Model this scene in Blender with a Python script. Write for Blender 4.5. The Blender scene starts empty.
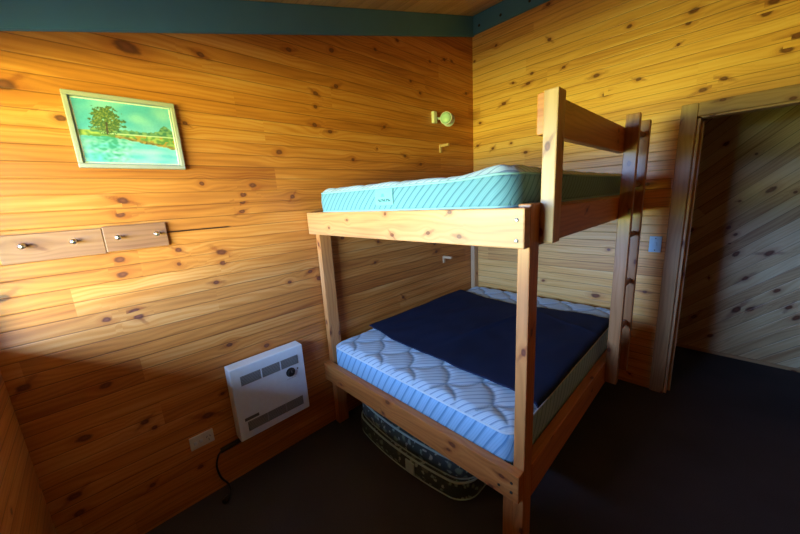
import bpy, bmesh, math, random
from mathutils import Vector, Matrix, noise
random.seed(7)
sc = bpy.context.scene
COL = sc.collection

# ---------------------------------------------------------------- camera
cam_data = bpy.data.cameras.new('camera')
cam_data.sensor_width = 36.0
cam_data.lens = 36.0 * 319.8 / 800.0
cam_data.clip_start = 0.02
cam = bpy.data.objects.new('camera', cam_data)
COL.objects.link(cam)
cam_right = (0.71169207, -0.70017337, -0.05702318)
cam_down = (-0.18477643, -0.10826423, -0.97679912)
cam_fwd = (0.67775517, 0.70571673, -0.20642633)
cam.matrix_world = Matrix(((cam_right[0], -cam_down[0], -cam_fwd[0], -2.98294),
                           (cam_right[1], -cam_down[1], -cam_fwd[1], -1.91932),
                           (cam_right[2], -cam_down[2], -cam_fwd[2], 1.59451),
                           (0, 0, 0, 1)))
sc.camera = cam

# ---------------------------------------------------------------- world: hazy sky above, sunlit grass below the horizon
world = bpy.data.worlds.new('sky')
sc.world = world
world.use_nodes = True
wn = world.node_tree.nodes; wl = world.node_tree.links
wn.clear()
w_out = wn.new('ShaderNodeOutputWorld'); w_bg = wn.new('ShaderNodeBackground')
w_tc = wn.new('ShaderNodeTexCoord'); w_sep = wn.new('ShaderNodeSeparateXYZ')
w_map = wn.new('ShaderNodeMapRange'); w_ramp = wn.new('ShaderNodeValToRGB')
w_map.inputs['From Min'].default_value = -1; w_map.inputs['From Max'].default_value = 1
wl.new(w_tc.outputs['Generated'], w_sep.inputs[0]); wl.new(w_sep.outputs['Z'], w_map.inputs['Value'])
wl.new(w_map.outputs[0], w_ramp.inputs[0]); wl.new(w_ramp.outputs[0], w_bg.inputs[0]); wl.new(w_bg.outputs[0], w_out.inputs[0])
cr = w_ramp.color_ramp
GROUND = (1.15, 1.20, 0.22, 1); HORIZON_FILL = (0.35, 0.58, 0.60, 1); SHADED_YARD = (0.05, 0.05, 0.035, 1); SKY_LOW = (0.55, 0.92, 1.70, 1); SKY_HIGH = (0.30, 0.60, 1.15, 1)  # dark yard band is painted shade, horizon tone an added fill; both steer light
cr.elements[0].position = 0.0; cr.elements[0].color = SHADED_YARD
cr.elements[1].position = 1.0; cr.elements[1].color = SKY_HIGH
for pos, c in ((0.355, SHADED_YARD), (0.395, GROUND), (0.465, GROUND), (0.485, HORIZON_FILL), (0.497, HORIZON_FILL), (0.505, SKY_LOW), (0.75, (0.42, 0.72, 1.2, 1))):
    e = cr.elements.new(pos); e.color = c
w_bg.inputs['Strength'].default_value = 26.0

# daylight portal filling the window opening (guides the sky light, gives none of its own)
WIN_Y0, WIN_Y1, WIN_Z0, WIN_Z1 = -1.25, -0.10, 1.12, 2.12
XB = -3.32            # plane of the window wall
pl = bpy.data.lights.new('window_portal', 'AREA')
pl.shape = 'RECTANGLE'; pl.size = WIN_Z1 - WIN_Z0; pl.size_y = WIN_Y1 - WIN_Y0
pl.cycles.is_portal = True
po = bpy.data.objects.new('window_portal', pl); COL.objects.link(po)
po.location = (XB - 0.11, (WIN_Y0 + WIN_Y1) / 2, (WIN_Z0 + WIN_Z1) / 2)
po.rotation_euler = (0, -math.pi / 2, 0)

sc.view_settings.view_transform = 'Standard'
sc.view_settings.look = 'None'
sc.view_settings.gamma = 1.0
sc.view_settings.use_curve_mapping = False
sc.view_settings.exposure = 0.6

# ---------------------------------------------------------------- helpers
def link(o, parent=None, label=None, cat=None, group=None, kind=None):
    COL.objects.link(o)
    if parent is not None: o.parent = parent
    if label: o['label'] = label
    if cat: o['category'] = cat
    if group: o['group'] = group
    if kind: o['kind'] = kind
    return o

def thing(name, loc, label, cat, group=None):
    o = bpy.data.objects.new(name, None); o.empty_display_size = 0.05
    o.location = loc
    return link(o, None, label, cat, group)

def mesh_obj(name, bm, mat, parent=None, smooth=False, **kw):
    me = bpy.data.meshes.new(name)
    bm.normal_update()
    if smooth:
        for f in bm.faces: f.smooth = True
    bm.to_mesh(me); bm.free()
    for m in (mat if isinstance(mat, (list, tuple)) else [mat]): me.materials.append(m)
    o = bpy.data.objects.new(name, me)
    link(o, parent, **kw)
    if parent is not None:                       # meshes are written in world coordinates
        o.location = -Vector(world_loc(parent))
    return o

def world_loc(o):
    v = Vector(o.location)
    while o.parent is not None:
        o = o.parent; v = v + o.location
    return v

def box_uv(bm, long_axis=None, seed=0.0):
    uv = bm.loops.layers.uv.verify()
    bm.normal_update()
    for f in bm.faces:
        n = f.normal
        na = max(range(3), key=lambda i: abs(n[i]))
        la = long_axis
        if la is None: la = 0 if na != 0 else 1
        if na == la:
            ax = [i for i in range(3) if i != na]
            for l in f.loops: l[uv].uv = (l.vert.co[ax[0]] * 0.3 + seed, l.vert.co[ax[1]] + seed * 1.7)
        else:
            va = [i for i in range(3) if i not in (na, la)][0]
            for l in f.loops: l[uv].uv = (l.vert.co[la] + seed, l.vert.co[va] + seed * 1.7 + na * 0.31)

def add_box(bm, lo, hi, bevel=0.0, seg=1):
    r = bmesh.ops.create_cube(bm, size=1.0)
    vs = r['verts']
    for v in vs:
        v.co = Vector([(lo[i] + hi[i]) / 2 + v.co[i] * (hi[i] - lo[i]) for i in range(3)])
    if bevel > 0:
        es = list({e for v in vs for e in v.link_edges})
        bmesh.ops.bevel(bm, geom=es, offset=bevel, segments=seg, affect='EDGES', profile=0.6)

def lumber(name, lo, hi, mat, parent=None, bevel=0.004, seg=2, **kw):
    bm = bmesh.new()
    lo2 = [min(a, b) for a, b in zip(lo, hi)]; hi2 = [max(a, b) for a, b in zip(lo, hi)]
    add_box(bm, lo2, hi2, bevel, seg)
    d = [hi2[i] - lo2[i] for i in range(3)]
    box_uv(bm, d.index(max(d)), random.uniform(0, 40))
    return mesh_obj(name, bm, mat, parent, **kw)

def add_cyl(bm, p0, p1, r0, r1=None, n=24):
    r1 = r0 if r1 is None else r1
    p0 = Vector(p0); p1 = Vector(p1); d = p1 - p0
    q = d.to_track_quat('Z', 'Y').to_matrix().to_4x4()
    bmesh.ops.create_cone(bm, cap_ends=True, segments=n, radius1=r0, radius2=r1, depth=d.length,
                          matrix=Matrix.Translation((p0 + p1) / 2) @ q)

def add_lathe(bm, org, axis, prof, n=28):
    """prof: (distance along axis, radius) pairs, closed at both ends"""
    q = Vector(axis).normalized().to_track_quat('Z', 'Y').to_matrix()
    org = Vector(org); rings = []
    for h, r in prof:
        rings.append([bm.verts.new(org + q @ Vector((r * math.cos(2 * math.pi * k / n), r * math.sin(2 * math.pi * k / n), h))) for k in range(n)])
    for a, b in zip(rings, rings[1:]):
        for k in range(n): bm.faces.new((a[k], a[(k + 1) % n], b[(k + 1) % n], b[k]))
    bm.faces.new(list(reversed(rings[0]))); bm.faces.new(rings[-1])

def add_tube(bm, pts, r, n=10, closed=False):
    pts = [Vector(p) for p in pts]; rings = []; m = len(pts)
    up = Vector((0, 0, 1)); prev = None
    for i in range(m):
        a = pts[(i - 1) % m] if closed or i > 0 else pts[0]
        b = pts[(i + 1) % m] if closed or i < m - 1 else pts[-1]
        t = (b - a).normalized()
        if prev is None:
            s = t.cross(up)
            if s.length < 0.1: s = t.cross(Vector((1, 0, 0)))
        else:
            s = prev - t * prev.dot(t)
        s.normalize(); prev = s; w = t.cross(s)
        rings.append([bm.verts.new(pts[i] + (s * math.cos(2 * math.pi * k / n) + w * math.sin(2 * math.pi * k / n)) * r) for k in range(n)])
    rng = range(m) if closed else range(m - 1)
    for i in rng:
        a, b = rings[i], rings[(i + 1) % m]
        for k in range(n): bm.faces.new((a[k], a[(k + 1) % n], b[(k + 1) % n], b[k]))
    if not closed:
        bm.faces.new(list(reversed(rings[0]))); bm.faces.new(rings[-1])
    bmesh.ops.recalc_face_normals(bm, faces=bm.faces[:])

def spline(pts, k=8):
    P = [Vector(p) for p in pts]; P = [P[0] * 2 - P[1]] + P + [P[-1] * 2 - P[-2]]; out = []
    for i in range(1, len(P) - 2):
        for j in range(k):
            t = j / k
            out.append(0.5 * ((2 * P[i]) + (-P[i-1] + P[i+1]) * t + (2*P[i-1] - 5*P[i] + 4*P[i+1] - P[i+2]) * t*t + (-P[i-1] + 3*P[i] - 3*P[i+1] + P[i+2]) * t**3))
    out.append(P[-2]); return out

# ---------------------------------------------------------------- materials
class NT:
    def __init__(s, name):
        s.mat = bpy.data.materials.new(name); s.mat.use_nodes = True
        s.t = s.mat.node_tree; s.n = s.t.nodes; s.bsdf = s.n['Principled BSDF']
    def link(s, a, b): s.t.links.new(a, b)
    def put(s, sock, v):
        if isinstance(v, bpy.types.NodeSocket): s.link(v, sock)
        elif v is not None: sock.default_value = v
    def math(s, op, a, b=None, c=None, clamp=False):
        n = s.n.new('ShaderNodeMath'); n.operation = op; n.use_clamp = clamp
        s.put(n.inputs[0], a); s.put(n.inputs[1], b); s.put(n.inputs[2], c); return n.outputs[0]
    def xyz(s, x, y, z=0.0):
        n = s.n.new('ShaderNodeCombineXYZ'); s.put(n.inputs[0], x); s.put(n.inputs[1], y); s.put(n.inputs[2], z); return n.outputs[0]
    def sep(s, v):
        n = s.n.new('ShaderNodeSeparateXYZ'); s.link(v, n.inputs[0]); return n.outputs
    def noise(s, vec, scale=1.0, detail=2.0, rough=0.5, dist=0.0):
        n = s.n.new('ShaderNodeTexNoise'); s.link(vec, n.inputs['Vector'])
        n.inputs['Scale'].default_value = scale; n.inputs['Detail'].default_value = detail
        n.inputs['Roughness'].default_value = rough; n.inputs['Distortion'].default_value = dist; return n.outputs[0]
    def white(s, vec):
        n = s.n.new('ShaderNodeTexWhiteNoise'); n.noise_dimensions = '3D'; s.link(vec, n.inputs['Vector']); return n.outputs['Value']
    def ramp(s, f, stops, interp='LINEAR'):
        n = s.n.new('ShaderNodeValToRGB'); n.color_ramp.interpolation = interp
        e = n.color_ramp.elements
        e[0].position, e[0].color = stops[0][0], (*stops[0][1], 1)
        e[1].position, e[1].color = stops[-1][0], (*stops[-1][1], 1)
        for p, c in stops[1:-1]:
            x = e.new(p); x.color = (*c, 1)
        s.link(f, n.inputs[0]); return n.outputs[0]
    def smooth(s, v, a, b, lo=0.0, hi=1.0):
        n = s.n.new('ShaderNodeMapRange'); n.interpolation_type = 'SMOOTHSTEP'
        s.put(n.inputs['Value'], v); n.inputs['From Min'].default_value = a; n.inputs['From Max'].default_value = b
        n.inputs['To Min'].default_value = lo; n.inputs['To Max'].default_value = hi; return n.outputs[0]
    def mix(s, f, a, b, mode='MIX'):
        n = s.n.new('ShaderNodeMix'); n.data_type = 'RGBA'; n.blend_type = mode
        s.put(n.inputs[0], f)
        for sock, v in ((n.inputs[6], a), (n.inputs[7], b)):
            if isinstance(v, bpy.types.NodeSocket): s.link(v, sock)
            else: sock.default_value = (*v, 1)
        return n.outputs[2]
    def bump(s, h, strength=0.3, dist=0.01):
        n = s.n.new('ShaderNodeBump'); n.inputs['Strength'].default_value = strength; n.inputs['Distance'].default_value = dist
        s.link(h, n.inputs['Height']); s.link(n.outputs[0], s.bsdf.inputs['Normal'])
    def color(s, v): s.put(s.bsdf.inputs['Base Color'], v)

def plain(name, col, rough=0.5, metal=0.0, spec=0.5, vary=0.06, scale=40):
    m = NT(name); tc = m.n.new('ShaderNodeTexCoord')
    f = m.noise(tc.outputs['Object'], scale, 3)
    a = tuple(c * (1 - vary) for c in col); b = tuple(min(1, c * (1 + vary)) for c in col)
    m.color(m.mix(f, a, b))
    m.bsdf.inputs['Roughness'].default_value = rough; m.bsdf.inputs['Metallic'].default_value = metal
    m.bsdf.inputs['Specular IOR Level'].default_value = spec
    return m.mat

def wood(name, light, mid, dark, pitch=None, off=0.0, board=2, crack=None, knots='attr', rough=0.38, grain=1.0, segl=3.1, tone=0.24, spec=0.4):
    """varnished knotty pine; UV in metres, u along the board, v across it"""
    m = NT(name)
    uvn = m.n.new('ShaderNodeUVMap'); o = m.sep(uvn.outputs[0]); u, v = o[0], o[1]
    if pitch:
        row_f = m.math('DIVIDE', m.math('SUBTRACT', v, off), pitch)
        row = m.math('FLOOR', row_f)
        fr = m.math('FRACT', row_f)
        brow = m.math('FLOOR', m.math('DIVIDE', row_f, float(board)))
        jit = m.white(m.xyz(brow, 3.3, 1.0))
        seg = m.math('FLOOR', m.math('DIVIDE', m.math('ADD', u, m.math('MULTIPLY', jit, 7.0)), segl))
        rnd = m.white(m.xyz(brow, seg, 5.0))
        rnd2 = m.white(m.xyz(row, seg, 9.0))
    else:
        rnd = m.white(m.xyz(0.0, 0.0, 0.0)); rnd2 = rnd; fr = None
    # knots
    if knots == 'attr':
        at = m.n.new('ShaderNodeAttribute'); at.attribute_name = 'knot'
        kv = m.sep(at.outputs['Vector']); kx, ky, kid = kv[0], kv[1], kv[2]
        mixed = m.math('GREATER_THAN', m.math('ABSOLUTE', m.math('SUBTRACT', kid, m.math('ROUND', kid))), 0.002)
    else:
        vo = m.n.new('ShaderNodeTexVoronoi'); vo.voronoi_dimensions = '2D'; vo.inputs['Scale'].default_value = 1.0
        vec = m.xyz(m.math('MULTIPLY', u, 3.6), m.math('MULTIPLY', v, 9.0))
        m.link(vec, vo.inputs['Vector'])
        pv = m.sep(vo.outputs['Position']); cc = m.sep(vo.outputs['Color'])
        gate = m.math('MULTIPLY', m.math('LESS_THAN', cc[0], 0.62), 60.0)
        kx = m.math('ADD', m.math('MULTIPLY', m.math('SUBTRACT', m.math('MULTIPLY', u, 3.6), pv[0]), 16.0), gate)
        ky = m.math('MULTIPLY', m.math('SUBTRACT', m.math('MULTIPLY', v, 9.0), pv[1]), 11.0)
    fine = m.noise(m.xyz(m.math('MULTIPLY', u, 30.0), m.math('MULTIPLY', v, 60.0)), 1.0, 2)
    k = m.math('SQRT', m.math('ADD', m.math('MULTIPLY', kx, kx), m.math('MULTIPLY', ky, ky)))
    if knots == 'attr': k = m.math('MULTIPLY_ADD', mixed, 60.0, k)
    else: kid = m.math('FLOOR', m.math('MULTIPLY', cc[1], 50.0))
    kr = m.white(m.xyz(kid, 2.0, 4.0)); kr2 = m.white(m.xyz(kid, 8.0, 1.0))
    kw = m.math('ADD', k, m.math('MULTIPLY', m.math('SUBTRACT', fine, 0.5), 0.7))
    infl = m.math('POWER', 2.718, m.math('MULTIPLY', m.math('MULTIPLY', k, k), -0.10))
    veff = m.math('SUBTRACT', v, m.math('MULTIPLY', m.math('MULTIPLY', ky, 0.014), infl))
    # grain: broad cathedral bands plus fine fibres
    z = m.math('MULTIPLY', rnd, 37.0)
    lowv = m.noise(m.xyz(m.math('MULTIPLY', u, 1.1), m.math('MULTIPLY', veff, 7.0), z), 1.0, 2)
    ph = m.math('MULTIPLY', m.math('ADD', veff, m.math('MULTIPLY', lowv, 0.16)), 250.0 * grain)
    band = m.math('MULTIPLY_ADD', m.math('SINE', ph), 0.5, 0.5)
    band = m.math('POWER', band, 1.6)
    fib = m.noise(m.xyz(m.math('MULTIPLY', u, 3.0), m.math('MULTIPLY', veff, 260.0), z), 1.0, 3)
    med = m.noise(m.xyz(m.math('MULTIPLY', u, 1.6), m.math('MULTIPLY', veff, 16.0), z), 1.0, 3)
    g = m.math('ADD', m.math('MULTIPLY', band, 0.15), m.math('ADD', m.math('MULTIPLY', fib, 0.24), m.math('MULTIPLY', med, 0.74)))
    g = m.math('ADD', g, m.math('MULTIPLY', m.math('SUBTRACT', rnd, 0.5), tone))
    g = m.math('ADD', g, m.math('MULTIPLY', m.math('SUBTRACT', rnd2, 0.5), tone * 0.5))
    col = m.ramp(g, [(0.16, light), (0.53, mid), (1.0, dark)])
    halo = m.math('MULTIPLY', m.smooth(kw, 0.9, 2.6, 1.0, 0.0), 0.50)
    col = m.mix(halo, col, (mid[0] * .70, mid[1] * .50, mid[2] * .5))
    # feathered streak leaving some knots at a slant
    sl = m.math('ADD', m.math('MULTIPLY', ky, 0.8), m.math('MULTIPLY', kx, m.math('MULTIPLY', m.math('SUBTRACT', kr, 0.5), 2.6)))
    st = m.math('MULTIPLY', m.smooth(m.math('ABSOLUTE', m.math('ADD', sl, m.math('MULTIPLY', m.math('SUBTRACT', fine, .5), 1.2))), 0.15, 0.9, 1.0, 0.0), m.smooth(k, 2.0, 4.2, 1.0, 0.0))
    st = m.math('MULTIPLY', st, m.math('MULTIPLY', m.math('GREATER_THAN', kr2, 0.45), 0.55))
    col = m.mix(st, col, (mid[0] * .36, mid[1] * .20, mid[2] * .28))
    core = m.smooth(kw, 0.55, 1.15, 0.92, 0.0)
    kc = m.ramp(m.math('ADD', m.math('MULTIPLY', k, 0.5), m.math('MULTIPLY', fine, 0.5)), [(0.3, (0.20, 0.060, 0.032)), (0.75, (0.050, 0.012, 0.010))])
    col = m.mix(core, col, kc)
    h = m.math('MULTIPLY', g, -0.04)
    if fr is not None:
        ed = m.math('MULTIPLY', m.math('MINIMUM', fr, m.math('SUBTRACT', 1.0, fr)), pitch)
        gr = m.smooth(ed, 0.0005, 0.0028, 1.0, 0.0)
        gw = m.math('MULTIPLY', gr, m.math('MULTIPLY_ADD', rnd2, 0.5, 0.38))
        col = m.mix(gw, col, (0.10, 0.035, 0.012))
        if crack:                       # an open gap between two boards
            cu, cv, hl, hw = crack
            inside = m.math('MULTIPLY', m.smooth(m.math('ABSOLUTE', m.math('SUBTRACT', u, cu)), hl * .8, hl, 1.0, 0.0), m.smooth(m.math('ABSOLUTE', m.math('SUBTRACT', v, cv)), hw * .5, hw, 1.0, 0.0))
            col = m.mix(inside, col, (0.05, 0.018, 0.008))
        h = m.math('SUBTRACT', h, m.smooth(ed, 0.0, 0.005, 1.0, 0.0))
    m.color(col)
    m.bsdf.inputs['Roughness'].default_value = rough
    m.bsdf.inputs['Specular IOR Level'].default_value = spec
    m.bump(h, 0.5, 0.003)
    return m.mat
PITCH = 0.0643
PINE_L, PINE_M, PINE_D = (0.74, 0.37, 0.12), (0.575, 0.208, 0.042), (0.27, 0.065, 0.014)
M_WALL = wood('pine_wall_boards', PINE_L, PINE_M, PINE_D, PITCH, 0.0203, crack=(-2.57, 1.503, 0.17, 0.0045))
M_WALL2 = wood('lit_pine_wall_boards', (0.90, 0.58, 0.25), (0.80, 0.43, 0.13), (0.46, 0.17, 0.05), PITCH, 0.0203)  # lighter copy of the wall pine, stronger light put into its colour
M_HALL = wood('pine_hall_boards', (0.86, 0.72, 0.48), (0.72, 0.54, 0.31), (0.40, 0.22, 0.11), 0.078, 0.0, board=1, tone=0.42, segl=9.0)
M_CEIL = wood('pine_ceiling_boards', (0.80, 0.58, 0.30), (0.66, 0.44, 0.20), (0.40, 0.22, 0.08), 0.09, 0.0, board=1, knots='attr')
M_LADDER = wood('brown_ladder_pine', (0.52, 0.30, 0.15), (0.42, 0.20, 0.085), (0.22, 0.08, 0.03), None, knots='vor', rough=0.3)
M_RAILWOOD = wood('pale_rail_pine', (0.66, 0.39, 0.20), (0.56, 0.29, 0.13), (0.30, 0.11, 0.05), None, knots='attr', rough=0.4)
M_LOWRAIL = wood('orange_rail_pine', (0.66, 0.32, 0.12), (0.54, 0.20, 0.055), (0.28, 0.08, 0.022), None, knots='attr', rough=0.35)
M_BED = wood('pine_lumber', (0.70, 0.36, 0.15), (0.57, 0.23, 0.07), (0.32, 0.10, 0.03), None, knots='vor', rough=0.35)
M_PALE = wood('pale_pine_lumber', (0.64, 0.45, 0.26), (0.57, 0.37, 0.20), (0.40, 0.21, 0.10), None, knots='vor', rough=0.4)
M_TRIM = wood('pine_door_trim', (0.58, 0.40, 0.22), (0.47, 0.30, 0.15), (0.27, 0.14, 0.06), None, knots='none_vor', rough=0.4)
M_RACK = wood('brown_pine', (0.42, 0.23, 0.13), (0.33, 0.15, 0.08), (0.17, 0.06, 0.03), None, knots='vor', rough=0.45)
M_BEAM = plain('teal_paint', (0.08, 0.27, 0.46), 0.45, vary=0.10, scale=6)
M_WHITE = plain('white_enamel', (0.70, 0.80, 0.90), 0.35)
M_PLATE = plain('white_plastic', (0.78, 0.80, 0.78), 0.3)
M_BLACK = plain('black_plastic', (0.012, 0.012, 0.014), 0.4)
M_GREY = plain('grey_grille_back', (0.10, 0.11, 0.12), 0.6)
M_SLAT = plain('grille_slat', (0.30, 0.31, 0.32), 0.5)
M_METAL = plain('brushed_metal', (0.72, 0.72, 0.70), 0.28, metal=1.0)
M_BOLT = plain('steel_bolt', (0.45, 0.45, 0.45), 0.4, metal=0.8)
M_DARKMETAL = plain('dark_screw', (0.05, 0.045, 0.04), 0.5, metal=0.5)
M_FRAME = plain('whitewashed_frame', (0.38, 0.38, 0.38), 0.5, vary=0.12, scale=30)
M_SWITCH = plain('pale_blue_plastic', (0.42, 0.72, 0.98), 0.3)
M_PIPE_AQUA = plain('aqua_piping', (0.24, 0.48, 0.58), 0.8)
M_PIPING = plain('pale_blue_piping', (0.60, 0.74, 0.88), 0.8)
M_PIPE2 = plain('green_grey_piping', (0.48, 0.66, 0.66), 0.8)
M_SOFFIT = plain('no_bounce_soffit', (0.03, 0.03, 0.028), 0.8)  # near-black tone made up to keep eave bounce off the left wall
M_PLASTER = plain('painted_board', (0.55, 0.55, 0.52), 0.8)

def carpet_mat():
    m = NT('dark_carpet'); tc = m.n.new('ShaderNodeTexCoord')
    a = m.noise(tc.outputs['Object'], 260, 3, 0.7); b = m.noise(tc.outputs['Object'], 2.2, 2)
    f = m.math('ADD', m.math('MULTIPLY', a, 0.8), m.math('MULTIPLY', b, 0.3))
    m.color(m.ramp(f, [(0.3, (0.036, 0.036, 0.046)), (0.8, (0.105, 0.105, 0.135))]))
    m.bsdf.inputs['Roughness'].default_value = 0.95; m.bsdf.inputs['Specular IOR Level'].default_value = 0.1
    m.bump(a, 0.8, 0.006); return m.mat
M_CARPET = carpet_mat()

def ticking(name, base, stripe, spacing, fine, rough=0.75):
    """mattress ticking; UV in metres, stripes run diagonally"""
    m = NT(name); uvn = m.n.new('ShaderNodeUVMap'); o = m.sep(uvn.outputs[0])
    w = m.noise(m.xyz(m.math('MULTIPLY', o[0], 6.0), m.math('MULTIPLY', o[1], 6.0)), 1.0, 1)
    s = m.math('ADD', m.math('ADD', o[0], o[1]), m.math('MULTIPLY', w, 0.012))
    a = m.math('MULTIPLY_ADD', m.math('SINE', m.math('MULTIPLY', s, 2 * math.pi / spacing)), 0.5, 0.5)
    b = m.math('MULTIPLY_ADD', m.math('SINE', m.math('MULTIPLY', s, 2 * math.pi / fine)), 0.5, 0.5)
    f = m.math('ADD', m.math('MULTIPLY', m.smooth(a, 0.80, 0.97), 0.75), m.math('MULTIPLY', m.smooth(b, 0.4, 1.0), 0.22))
    col = m.mix(f, base, stripe)
    at = m.n.new('ShaderNodeAttribute'); at.attribute_name = 'seam'
    col = m.mix(m.math('MULTIPLY', at.outputs['Fac'], 0.65), col, tuple(c * 0.35 for c in stripe))
    m.color(col)
    m.bsdf.inputs['Roughness'].default_value = rough; m.bsdf.inputs['Specular IOR Level'].default_value = 0.2
    m.bsdf.inputs['Sheen Weight'].default_value = 0.15
    t = m.noise(m.xyz(m.math('MULTIPLY', o[0], 500.0), m.math('MULTIPLY', o[1], 500.0)), 1.0, 1)
    m.bump(t, 0.1, 0.001); return m.mat
M_TICK_TOP = ticking('quilted_ticking', (0.52, 0.70, 0.88), (0.20, 0.32, 0.54), 0.042, 0.0105)
M_TICK_SIDE = ticking('border_ticking', (0.30, 0.56, 0.86), (0.10, 0.27, 0.56), 0.052, 0.013)
M_TICK_AQUA = ticking('aqua_border_ticking', (0.145, 0.35, 0.50), (0.045, 0.16, 0.25), 0.040, 0.010)

def navy_mat():
    m = NT('navy_cloth'); tc = m.n.new('ShaderNodeTexCoord')
    a = m.noise(tc.outputs['Object'], 4, 3); b = m.noise(tc.outputs['Object'], 600, 1)
    m.color(m.mix(a, (0.008, 0.014, 0.042), (0.015, 0.026, 0.072)))
    m.bsdf.inputs['Roughness'].default_value = 0.85; m.bsdf.inputs['Specular IOR Level'].default_value = 0.15
    m.bump(b, 0.15, 0.001); return m.mat
M_NAVY = navy_mat()

def floral_mat():
    m = NT('dark_floral_ticking'); uvn = m.n.new('ShaderNodeUVMap')
    def blobs(scale, thr, rnd):
        vo = m.n.new('ShaderNodeTexVoronoi'); vo.inputs['Scale'].default_value = scale; vo.inputs['Randomness'].default_value = rnd
        nz = m.n.new('ShaderNodeTexNoise'); nz.inputs['Scale'].default_value = scale * 1.5; m.link(uvn.outputs[0], nz.inputs['Vector'])
        ad = m.n.new('ShaderNodeVectorMath'); ad.operation = 'MULTIPLY_ADD'; m.link(nz.outputs['Color'], ad.inputs[0])
        ad.inputs[1].default_value = (0.05, 0.05, 0.05); m.link(uvn.outputs[0], ad.inputs[2]); m.link(ad.outputs[0], vo.inputs['Vector'])
        return m.smooth(vo.outputs['Distance'], thr, thr + 0.12, 1.0, 0.0), vo.outputs['Color']
    f1, c1 = blobs(22, 0.22, 0.9); f2, c2 = blobs(11, 0.16, 1.0)
    col = m.mix(m.math('MULTIPLY', f1, 0.7), (0.05, 0.08, 0.09), m.ramp(m.sep(c1)[0], [(0.2, (0.34, 0.54, 0.54)), (0.8, (0.58, 0.70, 0.66))]))
    col = m.mix(f2, col, m.ramp(m.sep(c2)[0], [(0.0, (0.20, 0.30, 0.24)), (0.7, (0.16, 0.20, 0.18)), (0.9, (0.60, 0.20, 0.08))], 'CONSTANT'))
    m.color(col); m.bsdf.inputs['Roughness'].default_value = 0.85; return m.mat
M_FLORAL = floral_mat()

def attr_color(name, rough=0.6):
    m = NT(name); at = m.n.new('ShaderNodeAttribute'); at.attribute_name = 'paint'
    tc = m.n.new('ShaderNodeTexCoord'); f = m.noise(tc.outputs['Object'], 160, 3)
    m.color(m.mix(0.25, at.outputs['Color'], m.mix(f, (0.25, 0.25, 0.25), (0.9, 0.9, 0.9)), 'OVERLAY'))
    m.bsdf.inputs['Roughness'].default_value = rough; return m.mat
M_PAINTING = attr_color('watercolour')
M_CARE = attr_color('printed_tag')

def glass_mat(name, tint, rough=0.05, trans=1.0):
    m = NT(name); m.color(m.mix(0.5, tint, tint)); m.bsdf.inputs['Roughness'].default_value = rough
    m.bsdf.inputs['Transmission Weight'].default_value = trans; m.bsdf.inputs['IOR'].default_value = 1.45; return m.mat
M_LAMPGLASS = glass_mat('greenish_lamp_glass', (0.62, 0.92, 0.92), 0.25, 0.35)
def pane_mat():
    m = NT('window_pane'); tr = m.n.new('ShaderNodeBsdfTransparent'); gl = m.n.new('ShaderNodeBsdfGlossy'); gl.inputs['Roughness'].default_value = 0.02
    mx = m.n.new('ShaderNodeMixShader'); mx.inputs[0].default_value = 0.06
    m.link(tr.outputs[0], mx.inputs[1]); m.link(gl.outputs[0], mx.inputs[2])
    m.link(mx.outputs[0], m.n['Material Output'].inputs['Surface']); return m.mat
M_PANE = pane_mat()

# ---------------------------------------------------------------- structure
K1 = [(-2.71, 2.31, 3), (-3.1, 2.09, 2), (-2.97, 1.99, 1), (-2.42, 2.35, 1), (-1.94, 2.49, 1), (-2.54, 2.02, 0.6), (-1.82, 2.09, 1), (-1.79, 2.28, 1), (-1.64, 2.56, 1.3), (-1.03, 2.78, 1), (-1.26, 2.66, 0.8), (-0.45, 2.78, 1), (-0.34, 2.79, 0.8), (-0.65, 2.72, 0.7), (-0.79, 2.45, 1), (-0.9, 2.52, 0.8), (-0.12, 2.56, 1), (-1.8, 2.2, 0.8), (-1.71, 2.06, 1), (-2.08, 1.91, 1.3), (-1.22, 2.14, 0.8), (-1.63, 2.35, 1), (-1.01, 1.94, 1), (-2.84, 1.66, 1.3), (-2.86, 1.6, 1), (-2.9, 1.4, 1.2), (-2.9, 1.33, 1.2), (-2.67, 1.41, 0.9), (-2.48, 1.37, 1.5), (-2.48, 1.31, 1), (-2.68, 1.34, 0.6), (-2.53, 1.21, 0.8), (-2.89, 1.15, 1.2), (-2.88, 1.12, 1.2), (-2.99, 1.14, 1), (-3.26, 1.31, 1.2), (-2.26, 1.72, 1.2), (-2.32, 1.67, 1), (-2.33, 1.63, 0.9), (-2.34, 1.58, 1), (-2.03, 1.65, 0.9), (-1.97, 1.16, 1), (-1.91, 1.1, 1.2), (-2.12, 1.12, 0.8), (-2.52, 0.84, 1), (-2.32, 0.76, 1), (-2.6, 0.57, 0.6), (-2.69, 0.48, 1.8), (-3.28, 0.94, 1.3), (-3.05, 0.84, 1.4), (-3.16, 0.63, 1.6), (-2.95, 0.59, 1), (-2.92, 0.54, 0.8), (-3.24, 0.38, 1.5), (-3.24, 0.29, 1.2), (-2.77, 0.2, 0.9), (-2.98, 0.24, 0.8), (-1.54, 1.89, 0.8), (-0.82, 1.88, 1), (-1.69, 1.35, 1), (-1.36, 1.28, 0.8), (-0.67, 1.17, 1.2), (-0.65, 1.09, 1.2), (-1.41, 1.12, 0.8), (-1.12, 0.76, 1)]
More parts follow.
